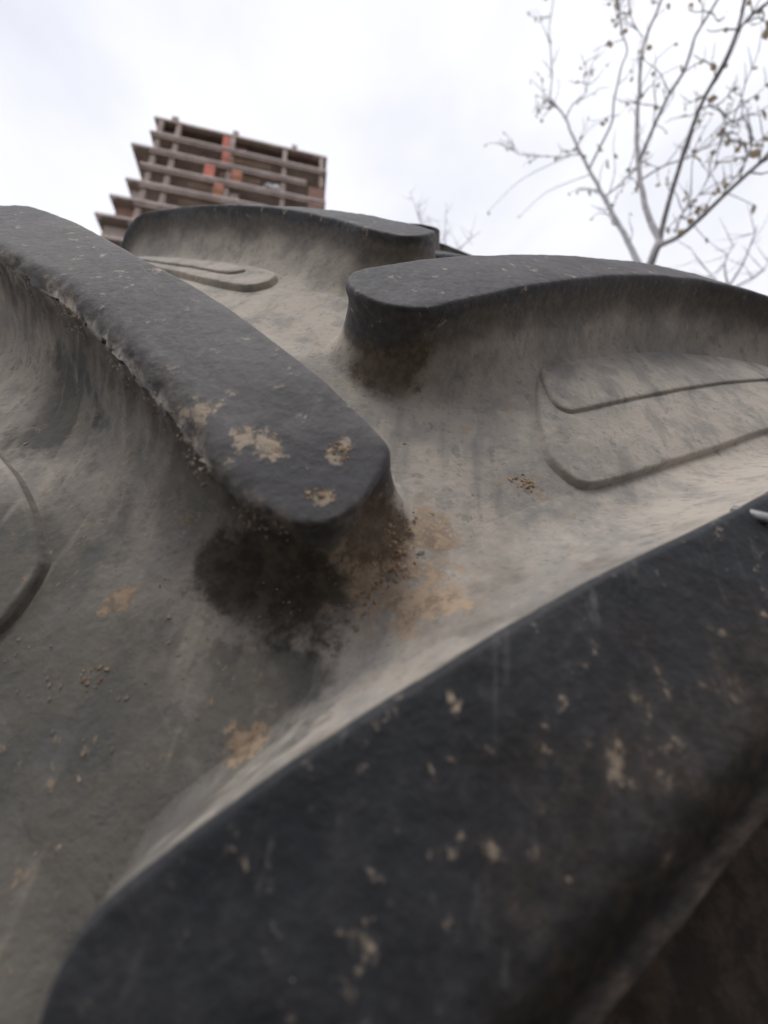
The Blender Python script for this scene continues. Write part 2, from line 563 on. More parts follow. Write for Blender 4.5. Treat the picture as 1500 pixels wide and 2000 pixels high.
def tyre():
    base_local = Vector((0, 0, -0.81))
    root = empty('tractor_tyre', T_CENTRE + TM @ base_local)
    root.rotation_euler = TM.to_euler()
    tag(root, 'big weathered black tractor tyre with dusty tread and slanted lugs filling the foreground', 'tyre')
    hub = -base_local
    # carcass: revolve the profile
    prof = []
    s = 0.0
    while s < .4195:
        _, x, r, _p = PROFILE[int(round(s / .001))]
        prof.append((x, r))
        s += .006 if s < .24 else .009
    x, r = prof[-1]
    prof += [(x + .004, r - .03), (x + .004, r - .07), (x - .004, r - .11), (x - .022, r - .15), (x - .045, r - .178),
             (x - .060, r - .195), (x - .072, r - .206), (x - .086, r - .206), (x - .094, r - .19), (x - .085, r - .165),
             (x - .055, r - .13), (x - .035, r - .09), (x - .028, r - .04), (x - .035, r + .0), (x - .06, r + .025), (x - .11, r + .04), (0.0, RT - .055)]
    left = [(-a, b) for a, b in prof[1:-1]]
    loop = prof + list(reversed(left))
    ths = []
    t = -.45
    while t < .95:
        ths.append(t)
        t += .006
    k = int((2 * math.pi - (t + .45)) / .03)
    t0 = t
    for i in range(k):
        ths.append(t0 + (2 * math.pi - .45 - t0) * i / k)
    n, mm = len(ths), len(loop)
    verts, faces, hg = [], [], []
    for t in ths:
        for x, r in loop:
            w = .0006 * noise.noise(Vector((x * 25, t * 20, 0))) if abs(x) < .25 else 0
            verts.append(Vector((x, -(r + w) * math.cos(t), (r + w) * math.sin(t))))
            hg.append(0.0 if abs(x) < .27 else .2)
    for i in range(n):
        j = (i + 1) % n
        for a in range(mm):
            b = (a + 1) % mm
            faces.append((i * mm + a, i * mm + b, j * mm + b, j * mm + a))
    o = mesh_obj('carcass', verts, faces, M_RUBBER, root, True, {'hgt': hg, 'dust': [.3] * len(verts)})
    bm = bmesh.new()
    bm.from_mesh(o.data)
    bmesh.ops.recalc_face_normals(bm, faces=bm.faces)
    bm.to_mesh(o.data)
    bm.free()
    o.location = hub

    def place(o):
        o.location = hub
        return o
    # lugs in view, each modelled on its own
    seen = {('R', -1), ('R', 0), ('R', 1), ('R', 2), ('L', -1), ('L', 0), ('L', 1)}
    dusts = {('R', 0): -.05, ('L', 0): .70, ('R', 1): .50, ('L', 1): .3, ('R', 2): .3}
    for (sd_, k) in sorted(seen):
        side = 1 if sd_ == 'R' else -1
        base = k * DTH + (DEL if side < 0 else 0)
        worn = (sd_, k) == ('L', 0)
        def en(p, hn, worn=worn):
            # the front edge of the worn lug is chewed
            if worn and front_side(p) and p.x > -.004:
                return .0014
            return .00012
        tap = .28 if worn else (.232 if (sd_, k) == ('L', 1) else .25)
        bev = {('L', 0): 1.0, ('R', 0): 1.9}.get((sd_, k), 0.0)
        low = .36 if (sd_, k) == ('R', 2) else 1.0            # a lug worn lower than the rest
        def crust(p, q):
            # mud dried on along the chewed edge
            if not front_side(p) or not 1 <= q <= 7 or p.x > .2:
                return 0.0
            v = .45 + 1.3 * noise.noise(Vector((p.x * 48, p.y * 48, 3))) + .5 * noise.noise(Vector((p.x * 170, p.y * 170, q)))
            return max(0, min(1, v)) * (1, .5, .9, 1, 1, .9, .6, .3)[q]
        shape = LUG_R if side > 0 else LUG_L
        if (sd_, k) == ('R', 0):
            shape = BACK + END + [(a, b - .013 * smooth01(.0, .05, a)) for a, b in FRONT_R]      # the nearest lug is the widest
        place(raised_block('lug', shape, side, base, lambda p: lug_profile(p, low, tap, bev, .0065 if worn else .0025 if (sd_, k) == ('R', 1) else 0, .8 if (sd_, k) == ('R', 0) else 1.0), .0016, .0032, k * 5 + side,
                           dusts.get((sd_, k), .3), en, .00035, root, lambda x: lug_h(x, tap) * low, crust=crust if worn else None, shift_in=True,
                           nose_black=(sd_, k) in (('L', 0), ('R', 1), ('R', 0)), black_rings=9 if (sd_, k) == ('R', 0) else 4))
    # all the others share one mesh per side
    for side in (1, -1):
        proto = None
        for k in range(27):
            kk = k if k < 20 else k - 27
            if (('R' if side > 0 else 'L'), kk) in seen:
                continue
            if proto is None:
                proto = raised_block('lug', LUG_R if side > 0 else LUG_L, side, 0, lug_profile, .006, .012, 3, .3,
                                     lambda p, hn: .0001, .0003, root, lug_h, shift_in=True)
                o = proto
            else:
                o = proto.copy()
                COL.objects.link(o)
            o.parent = root
            place(o)
            o.rotation_euler = (-(kk * DTH + (DEL if side < 0 else 0)), 0, 0)
    return root, hub
TYRE, HUB = tyre()

# stepped ribs on the tread floor between the lugs
STEPS_R = [
    ([(.0690, .240), (.0688, .192), (.0730, .179), (.081, .1725), (.092, .1790), (.107, .1916), (.145, .225), (.1845, .2624), (.23, .300), (.265, .330),
      (.280, .350), (.268, .372), (.22, .368), (.15, .322), (.10, .290), (.074, .268)], .0024),
    ([(.0712, .262), (.0720, .236), (.0775, .2225), (.090, .2300), (.137, .274), (.18, .314), (.227, .355), (.250, .376), (.240, .392), (.19, .368),
      (.12, .315), (.080, .284)], .0038),
    ([(.0750, .286), (.0790, .2780), (.088, .2830), (.122, .320), (.15, .346), (.19, .380), (.185, .395), (.14, .362), (.10, .322)], .0050)]
STEPS_L = [
    ([(.0775, .214), (.0770, .200), (.0800, .190), (.090, .185), (.12, .205), (.17, .250), (.22, .290), (.262, .325), (.275, .345), (.262, .365),
      (.21, .335), (.15, .285), (.122, .262), (.107, .250), (.091, .233), (.0822, .222)], .0036),
    ([(.101, .226), (.104, .215), (.113, .217), (.15, .248), (.20, .290), (.235, .320), (.228, .332), (.18, .300), (.125, .252)], .0052)]

def step_profile(h):
    return lambda p: [(-.0014, h), (-.0005, h - .0001), (.0001, h - .0005), (.0005, h * .45), (.0009, .0003), (.0020, -.0012)]

def step_bar(steps, side, base, shift=0.0, step=.0018, foot=.22):
    first = None
    for poly, h in steps:
        o = raised_block('step_bar' if first is None else 'step', [(a, b + shift) for a, b in poly], side, base, step_profile(h), step, step * 3,
                         side * 2 + 1, .3, lambda p, hn: .0003, .00025, TYRE if first is None else first, lambda x, h=h: h, .08, False, foot)
        if first is None:
            first = o
            o.location = HUB
    return first
step_bar(STEPS_R, 1, 0, 0, .0018, .24)
step_bar(STEPS_R, 1, DTH)
step_bar(STEPS_R, 1, -DTH)
step_bar(STEPS_L, -1, DEL - DTH, 0, .0018, .6)
step_bar(STEPS_L, -1, DEL, .034)
for side, steps in ((1, STEPS_R), (-1, STEPS_L)):
    proto = None
    for k in range(27):
        if (side > 0 and k in (0, 1, 26)) or (side < 0 and k in (0, 26)):
            continue
        if proto is None:
            proto = step_bar(steps, side, 0, 0, .008)
            o = proto
        else:
            o = proto.copy()
            COL.objects.link(o)
            for ch in proto.children:
                c2 = ch.copy()
                COL.objects.link(c2)
                c2.parent = o
        o.rotation_euler = (-(k * DTH + (DEL if side < 0 else 0)), 0, 0)

# a moulding stub left on the edge of the nearest lug
def moulding_stub():
    m = NT('bare_stub_rubber')
    c = m.coord()
    mat = m.done(m.mix(m.step(m.noise(c, 400, 3), .4, .65), (.12, .12, .125), (.34, .34, .35)), .35, .6)
    p0 = surf(.0985, .1395, lug_h(.1) - .003)
    ax = (surf(.1030, .1325, lug_h(.1) + .0030) - p0)
    L = ax.length
    ax.normalize()
    a = ax.orthogonal().normalized()
    b = ax.cross(a)
    verts, faces = [], []
    prof = [(0, .0016), (.25, .0016), (.5, .0015), (.75, .0013), (.92, .0009), (1.0, .0003)]
    for t, r in prof:
        for i in range(10):
            an = 2 * math.pi * i / 10
            verts.append(p0 + ax * (L * t) + (a * math.cos(an) + b * math.sin(an)) * r)
    for k in range(len(prof) - 1):
        for i in range(10):
            j = (i + 1) % 10
            faces.append((k * 10 + i, k * 10 + j, k * 10 + 10 + j, k * 10 + 10 + i))
    faces.append(tuple(range(len(verts) - 10, len(verts))))
    o = mesh_obj('moulding_stub', verts, faces, mat, TYRE)
    o.location = HUB
moulding_stub()

# dried mud: crumbs stuck to the chewed edge, flakes on the tread, a cake under the nose of the worn lug
def mud_material(name, a, b):
    m = NT(name)
    c = m.coord()
    n = m.noise(c, 260, 4, .65)
    col = m.mix(m.step(n, .35, .68), a, b)
    col = m.mix(m.step(m.noise(c, 60, 3), .45, .65, 0, .6), col, (.13, .12, .11))
    return m.done(col, .95, .2, m.bump(n, .6, .001))
M_MUD = mud_material('dried_mud', (.22, .18, .14), (.40, .34, .265))

def lump(verts, faces, p, n, size, flat, rnd):
    """one irregular crumb on the surface at p with normal n"""
    t = n.orthogonal().normalized()
    b = n.cross(t)
    an = rnd.uniform(0, 6.28)
    t, b = t * math.cos(an) + b * math.sin(an), b * math.cos(an) - t * math.sin(an)
    base = len(verts)
    k = 6
    el = rnd.uniform(.7, 1.5)
    for ring, (rr, hh) in enumerate(((1.0, -.25), (.85, .35), (.45, .75))):
        for i in range(k):
            a = 2 * math.pi * (i + ring * .5) / k
            q = rr * rnd.uniform(.65, 1.25)
            verts.append(p + (t * math.cos(a) * el + b * math.sin(a) / el) * q * size + n * (hh * size * flat * rnd.uniform(.7, 1.3)))
    verts.append(p + n * size * flat * .95)
    for ring in (0, 1):
        for i in range(k):
            j = (i + 1) % k
            o0, o1 = base + ring * k, base + ring * k + k
            faces.append((o0 + i, o0 + j, o1 + i))
            faces.append((o0 + j, o1 + j, o1 + i))
    for i in range(k):
        faces.append((base + 2 * k + i, base + 2 * k + (i + 1) % k, base + 3 * k))

def tread_normal(s, t):
    a = surf(s, t, 0)
    return (surf(s, t, .01) - a).normalized()

def edge_crumbs():
    rnd = random.Random(4)
    pts = resample([(s, t * RV) for s, t in FRONT_L[2:17]], .0005, False)
    verts, faces = [], []
    for p in pts:
        if p.x > .17:
            continue
        cl = .35 + 1.5 * noise.noise(Vector((p.x * 55, p.y * 55, 3)))
        for _ in range(3):
            if rnd.random() > (.75 if p.x < .07 else .40) * max(0.05, cl):
                continue
            s, t = p.x, p.y / RV
            d = rnd.uniform(-.0022, .0016) + .0008 * cl
            t -= d / RV
            s += d * .6
            hh = lug_h(s, .28) - .0022 - max(0, d) * 1.9 + min(0, d) * -.8 - rnd.uniform(.0, .0008)
            n = (tread_normal(-s, DEL + t) * .6 + (surf(-s - .004, DEL + t - .006, hh) - surf(-s, DEL + t, hh)).normalized() * .5).normalized()
            lump(verts, faces, surf(-s, DEL + t, hh), n, rnd.choice((.0002, .0003, .0004, .0006)), rnd.uniform(.3, .6), rnd)
    o = mesh_obj('mud_crumbs', verts, faces, M_MUD, TYRE, False)
    o.location = HUB
    tag(o, kind='stuff')
edge_crumbs()

def flakes():
    rnd = random.Random(11)
    verts, faces = [], []
    def lug_free(s, t):
        a, b = abs(s), t - (DEL if s < 0 else 0)
        for poly in (LUG_R,):
            for k in (-1, 0, 1, 2):
                for side in (1, -1):
                    x = s * side
                    y = t - k * DTH - (DEL if side < 0 else 0)
                    if inside([Vector((q[0] * 1.0, q[1])) for q in poly], x, y):
                        return False
        return True
    cnt = 0
    while cnt < 220:
        s, t = rnd.gauss(-.03, .05), rnd.gauss(.06, .06)
        if not lug_free(s, t) or not lug_free(s + .012, t - .02) or not lug_free(s - .012, t - .02):
            continue
        cnt += 1
        lump(verts, faces, surf(s, t, .0002), tread_normal(s, t), rnd.choice((.0002, .0003, .0004, .0006)), .08, rnd)
    # a few clots gathered beside the nose of the worn lug
    for _ in range(70):
        a = rnd.uniform(0, 6.28)
        r = rnd.random() ** .6
        s, t = .027 + .016 * r * math.cos(a), .098 + .026 * r * math.sin(a)
        if lug_free(s - .003, t):
            lump(verts, faces, surf(s, t, .0002), tread_normal(s, t), rnd.choice((.0004, .0006, .0010)), .22, rnd)
    # specks on the black top of the nearest lug and of the worn lug
    for _ in range(90):
        s = rnd.uniform(.0, .14)
        t = rnd.uniform(.0, .16)
        if inside([Vector(q) for q in LUG_R], s, t) and inside([Vector(q) for q in LUG_R], s, t + .008) and inside([Vector(q) for q in LUG_R], s, t - .008):
            h = lug_h(s)
            lump(verts, faces, surf(s, t, h), tread_normal(s, t), rnd.choice((.0002, .0003, .0004)), .06, rnd)
    o = mesh_obj('mud_flakes', verts, faces, M_MUD, TYRE, False)
    o.location = HUB
    tag(o, kind='stuff')
flakes()

# rusty crumbs caked beside the nose of the worn lug, pale flecks everywhere
M_RUST = mud_material('rusty_mud', (.24, .15, .085), (.46, .33, .215))
def rusty_crumbs():
    rnd = random.Random(21)
    verts, faces = [], []
    polys = [Vector(q) for q in LUG_L]
    def drop(s0, t0, rs, rt, n, sizes):
        for _ in range(n):
            a, r = rnd.uniform(0, 6.28), rnd.random() ** .7
            s, t = s0 + rs * r * math.cos(a), t0 + rt * r * math.sin(a)
            d = min((Vector((-s, (t - DEL) * RV)) - Vector((q.x, q.y * RV))).length for q in LOOP)
            if inside(polys, -s, t - DEL) or d < .003:
                continue
            h = .54 * lug_h(s) * max(0, 1 - (d - .0027) / .010) ** 2.1
            lump(verts, faces, surf(s, t, h), tread_normal(s, t), rnd.choice(sizes) * .8, rnd.uniform(.15, .35), rnd)
    LOOP = [Vector((q.x, q.y / RV)) for q in resample([(a, b * RV) for a, b in LUG_L], .003)]
    drop(.017, .113, .010, .022, 90, (.0003, .0004, .0006, .0009))
    drop(.028, .106, .012, .018, 70, (.0003, .0004, .0006, .0010))
    drop(.022, .128, .009, .012, 30, (.0003, .0005, .0007))
    drop(-.002, .095, .020, .012, 20, (.0003, .0005))
    drop(.060, .168, .006, .005, 24, (.0004, .0007, .001))
    drop(-.048, .0615, .004, .004, 14, (.0004, .0008))
    for s0, t0, rr, n in ((-.0165, DEL + .0190, .0055, 150), (.0018, DEL + .0213, .003, 40), (.001, DEL + .004, .003, 30)):
        for _ in range(n):
            a, r = rnd.uniform(0, 6.28), rnd.random() ** .6 * rr
            s, t = s0 + r * math.cos(a), t0 + r * math.sin(a) * 1.2
            lump(verts, faces, surf(s, t, lug_h(s)), tread_normal(s, t), rnd.choice((.0002, .0003, .0005)), .2, rnd)
    o = mesh_obj('rusty_crumbs', verts, faces, M_RUST, TYRE, False)
    o.location = HUB
    tag(o, kind='stuff')
rusty_crumbs()

# ------------------------------------------------------------------ unfinished tower behind
def box_geo(x0, x1, y0, y1, z0, z1):
    v = [(x0, y0, z0), (x1, y0, z0), (x1, y1, z0), (x0, y1, z0), (x0, y0, z1), (x1, y0, z1), (x1, y1, z1), (x0, y1, z1)]
    f = [(3, 2, 1, 0), (4, 5, 6, 7), (0, 1, 5, 4), (1, 2, 6, 5), (2, 3, 7, 6), (3, 0, 4, 7)]
    return v, f

def concrete_material(name, a, b):
    m = NT(name)
    c = m.coord()
    n = m.noise(c, .5, 6, .6)
    d = m.noise(m.mapping(c, (3, 3, .4)), 1.0, 4, .6)
    col = m.mix(m.step(n, .38, .65), a, b)
    col = m.mix(m.step(d, .5, .75, 0, .35), col, (.12, .10, .09))
    return m.done(col, .9, .3, m.bump(m.noise(c, 12, 4), .4, .02))
def brick_material(name, a, b, mortar):
    m = NT(name)
    n = m.n.new('ShaderNodeTexBrick')
    c = m.mapping(m.coord(), (1, 1, 1), rot=(R_(90), 0, 0))
    m.l.new(c, n.inputs['Vector'])
    n.inputs['Color1'].default_value = a + (1,)
    n.inputs['Color2'].default_value = b + (1,)
    n.inputs['Mortar'].default_value = mortar + (1,)
    n.inputs['Scale'].default_value = 1.0
    n.inputs['Brick Width'].default_value = .5
    n.inputs['Row Height'].default_value = .25
    n.inputs['Mortar Size'].default_value = .02
    col = m.mix(m.step(m.noise(m.coord(), 1.2, 4), .4, .7, 0, .4), n.outputs['Color'], (.16, .10, .08))
    return m.done(col, .95, .2)
M_CONC = concrete_material('raw_concrete', (.40, .335, .315), (.52, .455, .43))
M_COLUMN = concrete_material('column_concrete', (.29, .225, .20), (.40, .33, .295))
M_RED = brick_material('hollow_clay_brick', (.52, .13, .11), (.60, .19, .14), (.26, .16, .13))
M_ORANGE = brick_material('orange_clay_brick', (.50, .19, .12), (.44, .16, .10), (.30, .2, .15))
M_BROWN = brick_material('dull_brick', (.20, .11, .09), (.26, .14, .11), (.18, .14, .12))
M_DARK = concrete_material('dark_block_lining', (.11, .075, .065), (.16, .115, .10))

M_PROP = concrete_material('weathered_timber', (.26, .17, .11), (.38, .27, .19))
PSI = R_(14)
BS = 1.45
def tower():
    perp = 20 * BS
    # facade frame: x along the facade, y into the building, origin on the ground under the camera's foot on the facade
    N = Vector((-math.sin(PSI), math.cos(PSI), 0))
    root = empty('unfinished_tower', N * perp)
    root.rotation_euler = (0, 0, PSI)
    tag(root, 'unfinished concrete frame tower with open floors and red brick infill behind the tyre', 'building')
    def part(name, b, mat, parent=root, bevel=0):
        v, f = box_geo(*b)
        return mesh_obj(name, v, f, mat, parent, False)
    depth = 13.0
    top = 58.0 + CAM_Z
    FH = 3.08
    left_ends = [-17.4, -18.8, -17.5, -18.3, -19.2, -19.9]
    rights = [2.55, .1, 2.4, 2.4, 2.4, 2.4]
    levels = [top - FH * i for i in range(19)]
    cols = [-16.6, -14.7, -8.7, -2.6, 1.9]
    shared = {}
    for i, z in enumerate(levels):
        le = left_ends[i] if i < 6 else -18.6 - .7 * (i % 2)
        ri = rights[i] if i < 6 else 2.5
        part('floor_slab', (le, ri, 0, depth, z - .34, z), M_CONC)
        part('edge_beam', (-17.0, min(ri, 2.3), .12, .50, z - .78, z - .343), M_COLUMN)
        part('edge_beam', (le + .15, le + .5, .12, depth - .2, z - .70, z - .343), M_COLUMN)
        zb = levels[i + 1] + .003 if i + 1 < len(levels) else 0
        for x in cols:
            for y in (.55, 6.2, depth - .8):
                h = z - .344 - zb
                key = round(h, 2)
                if key not in shared:
                    v, f = box_geo(-.26, .26, -.22, .22, 0, h)
                    shared[key] = mesh_obj('column', v, f, M_COLUMN, root, False)
                    o = shared[key]
                else:
                    o = shared[key].copy()
                    COL.objects.link(o)
                o.location = (x, y, zb)
    # top storey without a roof slab: ring beam on columns, stubs of the next columns
    zt = top + FH - .1
    part('ring_beam', (-17.4, 2.6, .05, .55, zt - .42, zt), M_COLUMN)
    part('ring_beam', (-17.4, 2.6, depth - .6, depth - .1, zt - .42, zt), M_COLUMN)
    part('ring_beam', (-17.38, -16.9, .553, depth - .603, zt - .41, zt - .01), M_COLUMN)
    part('ring_beam', (2.1, 2.58, .553, depth - .603, zt - .41, zt - .01), M_COLUMN)
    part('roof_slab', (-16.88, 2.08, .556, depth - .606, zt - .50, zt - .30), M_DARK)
    for x in cols:
        for y in (.30, depth - .4):
            part('column', (x - .26, x + .26, y - .2, y + .2, top + .003, zt - .423), M_COLUMN)
    for x in (-15.3, -8.5, -1.5):
        part('column_stub', (x - .33, x + .33, .08, .6, zt + .003, zt + .95), M_COLUMN)
        part('column_stub', (x - .3, x + .3, depth - .55, depth - .15, zt + .003, zt + .8), M_COLUMN)
    # infill walls, storey i is the one under slab i (storey -1 is under the ring beam)
    def infill(i, x0, x1, y0, y1, mat, k=1.0):
        z1 = (levels[i] if i >= 0 else zt) - (.785 if i >= 0 else .51)
        z0 = levels[i + 1] + .003
        part('infill_wall', (x0, x1, y0, y1, z0, z0 + (z1 - z0) * k), mat)
    infill(-1, -16.9, -15.0, 1.0, 1.25, M_COLUMN)
    infill(-1, -9.8, -8.96, .1, .40, M_RED)
    infill(-1, -8.4, -7.2, .9, 1.15, M_BROWN)
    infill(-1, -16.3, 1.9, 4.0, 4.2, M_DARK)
    infill(0, -9.6, -8.7, .08, .32, M_RED)
    infill(0, -8.4, -6.4, 1.2, 1.45, M_BROWN)
    infill(0, -16.3, -14.9, .9, 1.15, M_BROWN)
    infill(0, -14.4, -9.8, 4.2, 4.4, M_BROWN)
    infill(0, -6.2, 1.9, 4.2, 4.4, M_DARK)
    infill(1, -11.2, -10.1, .08, .32, M_RED)
    infill(1, -8.3, -7.2, .08, .30, M_ORANGE)
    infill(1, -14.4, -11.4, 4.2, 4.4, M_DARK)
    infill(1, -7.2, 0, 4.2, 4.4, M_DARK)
    infill(1, .35, 2.35, .15, .4, M_BROWN)
    infill(2, -9.9, -8.98, .08, .30, M_ORANGE)
    infill(2, -8.4, -7.4, .7, .9, M_COLUMN)
    infill(2, -14.4, -9.8, 4.2, 4.4, M_BROWN)
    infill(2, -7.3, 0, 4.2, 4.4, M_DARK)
    infill(2, .35, 2.35, .15, .4, M_BROWN)
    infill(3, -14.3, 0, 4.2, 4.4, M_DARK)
    infill(3, .35, 2.35, .15, .4, M_BROWN)
    for i in range(3, 7):
        infill(i, le_(i), -16.95, .7, .95, M_COLUMN if i % 2 else M_BROWN)
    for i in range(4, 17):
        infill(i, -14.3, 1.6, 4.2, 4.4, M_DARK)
    infill(0, -18.3, -16.95, 2.2, 2.45, M_BROWN)
    infill(1, -17.2, -16.95, 1.2, 3.45, M_BROWN)
    # scaffold props and guard rails on the open floors
    rp = random.Random(2)
    for i in range(-1, 6):
        z1 = (levels[i] - .344) if i >= 0 else zt - .503
        z0 = levels[i + 1] + .003
        for _ in range(9):
            x, y = rp.uniform(-16, 1.6), rp.uniform(.8, 3.6)
            part('prop', (x - .05, x + .05, y - .05, y + .05, z0, z1), M_PROP)
        if i >= 0:
            x0 = rp.uniform(-14, -9)
            x1 = x0 + rp.uniform(3, 6)
            for hgt in (.55, 1.05):
                part('guard_rail', (x0, x1, .02, .07, z0 + hgt, z0 + hgt + .09), M_PROP)
    return root
def le_(i):
    return [-17.0, -18.4, -17.2, -18.0, -18.9, -19.5, -18.3][i] + .25
TOWER = tower()

# white sheet hung over the slab edge
def sheet():
    m = NT('white_sheeting')
    mat = m.done((.78, .80, .86), .5, .4)
    verts, faces = [], []
    nx, nz = 14, 6
    for j in range(nz + 1):
        for i in range(nx + 1):
            u, v = i / nx, j / nz
            x = -4.6 + 1.7 * u
            arch = .5 * math.sin(math.pi * u) ** .7
            z = 52.1 + CAM_Z - .55 + arch + .45 * v * (.4 + .6 * u)
            y = -.12 - .10 * math.sin(u * 9) - .15 * v + .06 * math.sin(u * 23 + v * 5)
            verts.append((x, y, z))
    for j in range(nz):
        for i in range(nx):
            a = j * (nx + 1) + i
            faces.append((a, a + 1, a + nx + 2, a + nx + 1))
    o = mesh_obj('white_sheet', verts, faces, mat)
    sol = o.modifiers.new('thickness', 'SOLIDIFY')
    sol.thickness = .03
    o.location = TOWER.location
    o.rotation_euler = TOWER.rotation_euler
    tag(o, 'small white plastic sheet draped on an upper slab of the unfinished tower', 'sheet')
sheet()

# ------------------------------------------------------------------ trees
def bark_material(name, a, b):
    m = NT(name)
    c = m.coord()
    n = m.noise(m.mapping(c, (30, 30, 8)), 1.0, 4, .6)
    return m.done(m.mix(m.step(n, .35, .65), a, b), .9, .3, m.bump(n, .5, .004))
M_BARK = bark_material('grey_bark', (.27, .26, .275), (.40, .385, .395))
M_BARK_PALE = bark_material('pale_bark', (.34, .33, .34), (.46, .45, .455))
def leaf_material(name, a, b):
    m = NT(name)
    info = m.n.new('ShaderNodeObjectInfo')
    col = m.mix(info.outputs['Random'], a, b)
    tr = m.n.new('ShaderNodeBsdfTranslucent')
    m.l.new(col, tr.inputs['Color'])
    mx = m.n.new('ShaderNodeMixShader')
    mx.inputs['Fac'].default_value = .4
    mat = m.done(col, .7, .3)
    m.l.new(m.b.outputs['BSDF'], mx.inputs[1])
    m.l.new(tr.outputs['BSDF'], mx.inputs[2])
    m.l.new(mx.outputs['Shader'], m.out.inputs['Surface'])
    return mat
M_LEAF = leaf_material('withered_leaf', (.38, .27, .16), (.36, .33, .26))

def tube(verts, faces, pts, radii, k=7):
    base = len(verts)
    n = len(pts)
    ref = Vector((.31, .17, .93)).normalized()
    for i, p in enumerate(pts):
        d = (pts[min(i + 1, n - 1)] - pts[max(i - 1, 0)]).normalized()
        a = d.cross(ref)
        if a.length < .1:
            a = d.cross(Vector((1, 0, 0)))
        a.normalize()
        b = d.cross(a)
        for j in range(k):
            an = 2 * math.pi * j / k
            verts.append(p + (a * math.cos(an) + b * math.sin(an)) * radii[i])
    for i in range(n - 1):
        for j in range(k):
            q = (j + 1) % k
            faces.append((base + i * k + j, base + i * k + q, base + (i + 1) * k + q, base + (i + 1) * k + j))
    faces.append(tuple(base + (n - 1) * k + j for j in range(k)))

def curve3(pts, step):
    P = [Vector(p) for p in pts]
    out = []
    n = len(P)
    for i in range(n - 1):
        p0, p1, p2, p3 = P[max(i - 1, 0)], P[i], P[i + 1], P[min(i + 2, n - 1)]
        c = max(2, int((p2 - p1).length / step))
        for q in range(c):
            t = q / c
            out.append(.5 * ((2 * p1) + (-p0 + p2) * t + (2 * p0 - 5 * p1 + 4 * p2 - p3) * t * t + (-p0 + 3 * p1 - 3 * p2 + p3) * t ** 3))
    out.append(P[-1])
    return out

LEAF_MESH = None
def leaf_mesh():
    global LEAF_MESH
    if LEAF_MESH is None:
        v, f = [], []
        rows = 6
        for i in range(rows + 1):
            t = i / rows
            w = .36 * math.sin(math.pi * min(1, t * .93 + .05)) ** .8 * (1 - .25 * t)
            z = -.18 * math.sin(t * 2.6)
            v += [(-w, t, z + .14 * w), (0, t, z - .05), (w, t, z + .2 * w)]
        for i in range(rows):
            a = i * 3
            f += [(a, a + 1, a + 4, a + 3), (a + 1, a + 2, a + 5, a + 4)]
        me = bpy.data.meshes.new('leaf')
        me.from_pydata(v, [], f)
        me.materials.append(M_LEAF)
        LEAF_MESH = me
    return LEAF_MESH

def add_leaf(root, p, size, rnd):
    o = bpy.data.objects.new('leaf', leaf_mesh())
    COL.objects.link(o)
    o.parent = root
    o.location = p - root.location
    o.rotation_euler = (rnd.uniform(-2.2, -.9), rnd.uniform(-.6, .6), rnd.uniform(0, 6.28))
    size *= 1.0
    o.scale = (size * rnd.uniform(.8, 1.15), size, size)

# traced limbs of the young tree: (pixels, depth offset, start radius, end radius)
TREE_D = 2.9
T_AZ = math.atan2(.531, .512)
def tree_point(x, y, off=0.0, D=TREE_D, az=None):
    """point seen at pixel x, y on the upright plane of the tree, off metres further away"""
    az = T_AZ if az is None else az
    n = Vector((math.sin(az), math.cos(az), 0))
    d = px_ray(x, y)
    return CAM + d * ((D + off) / d.dot(n))

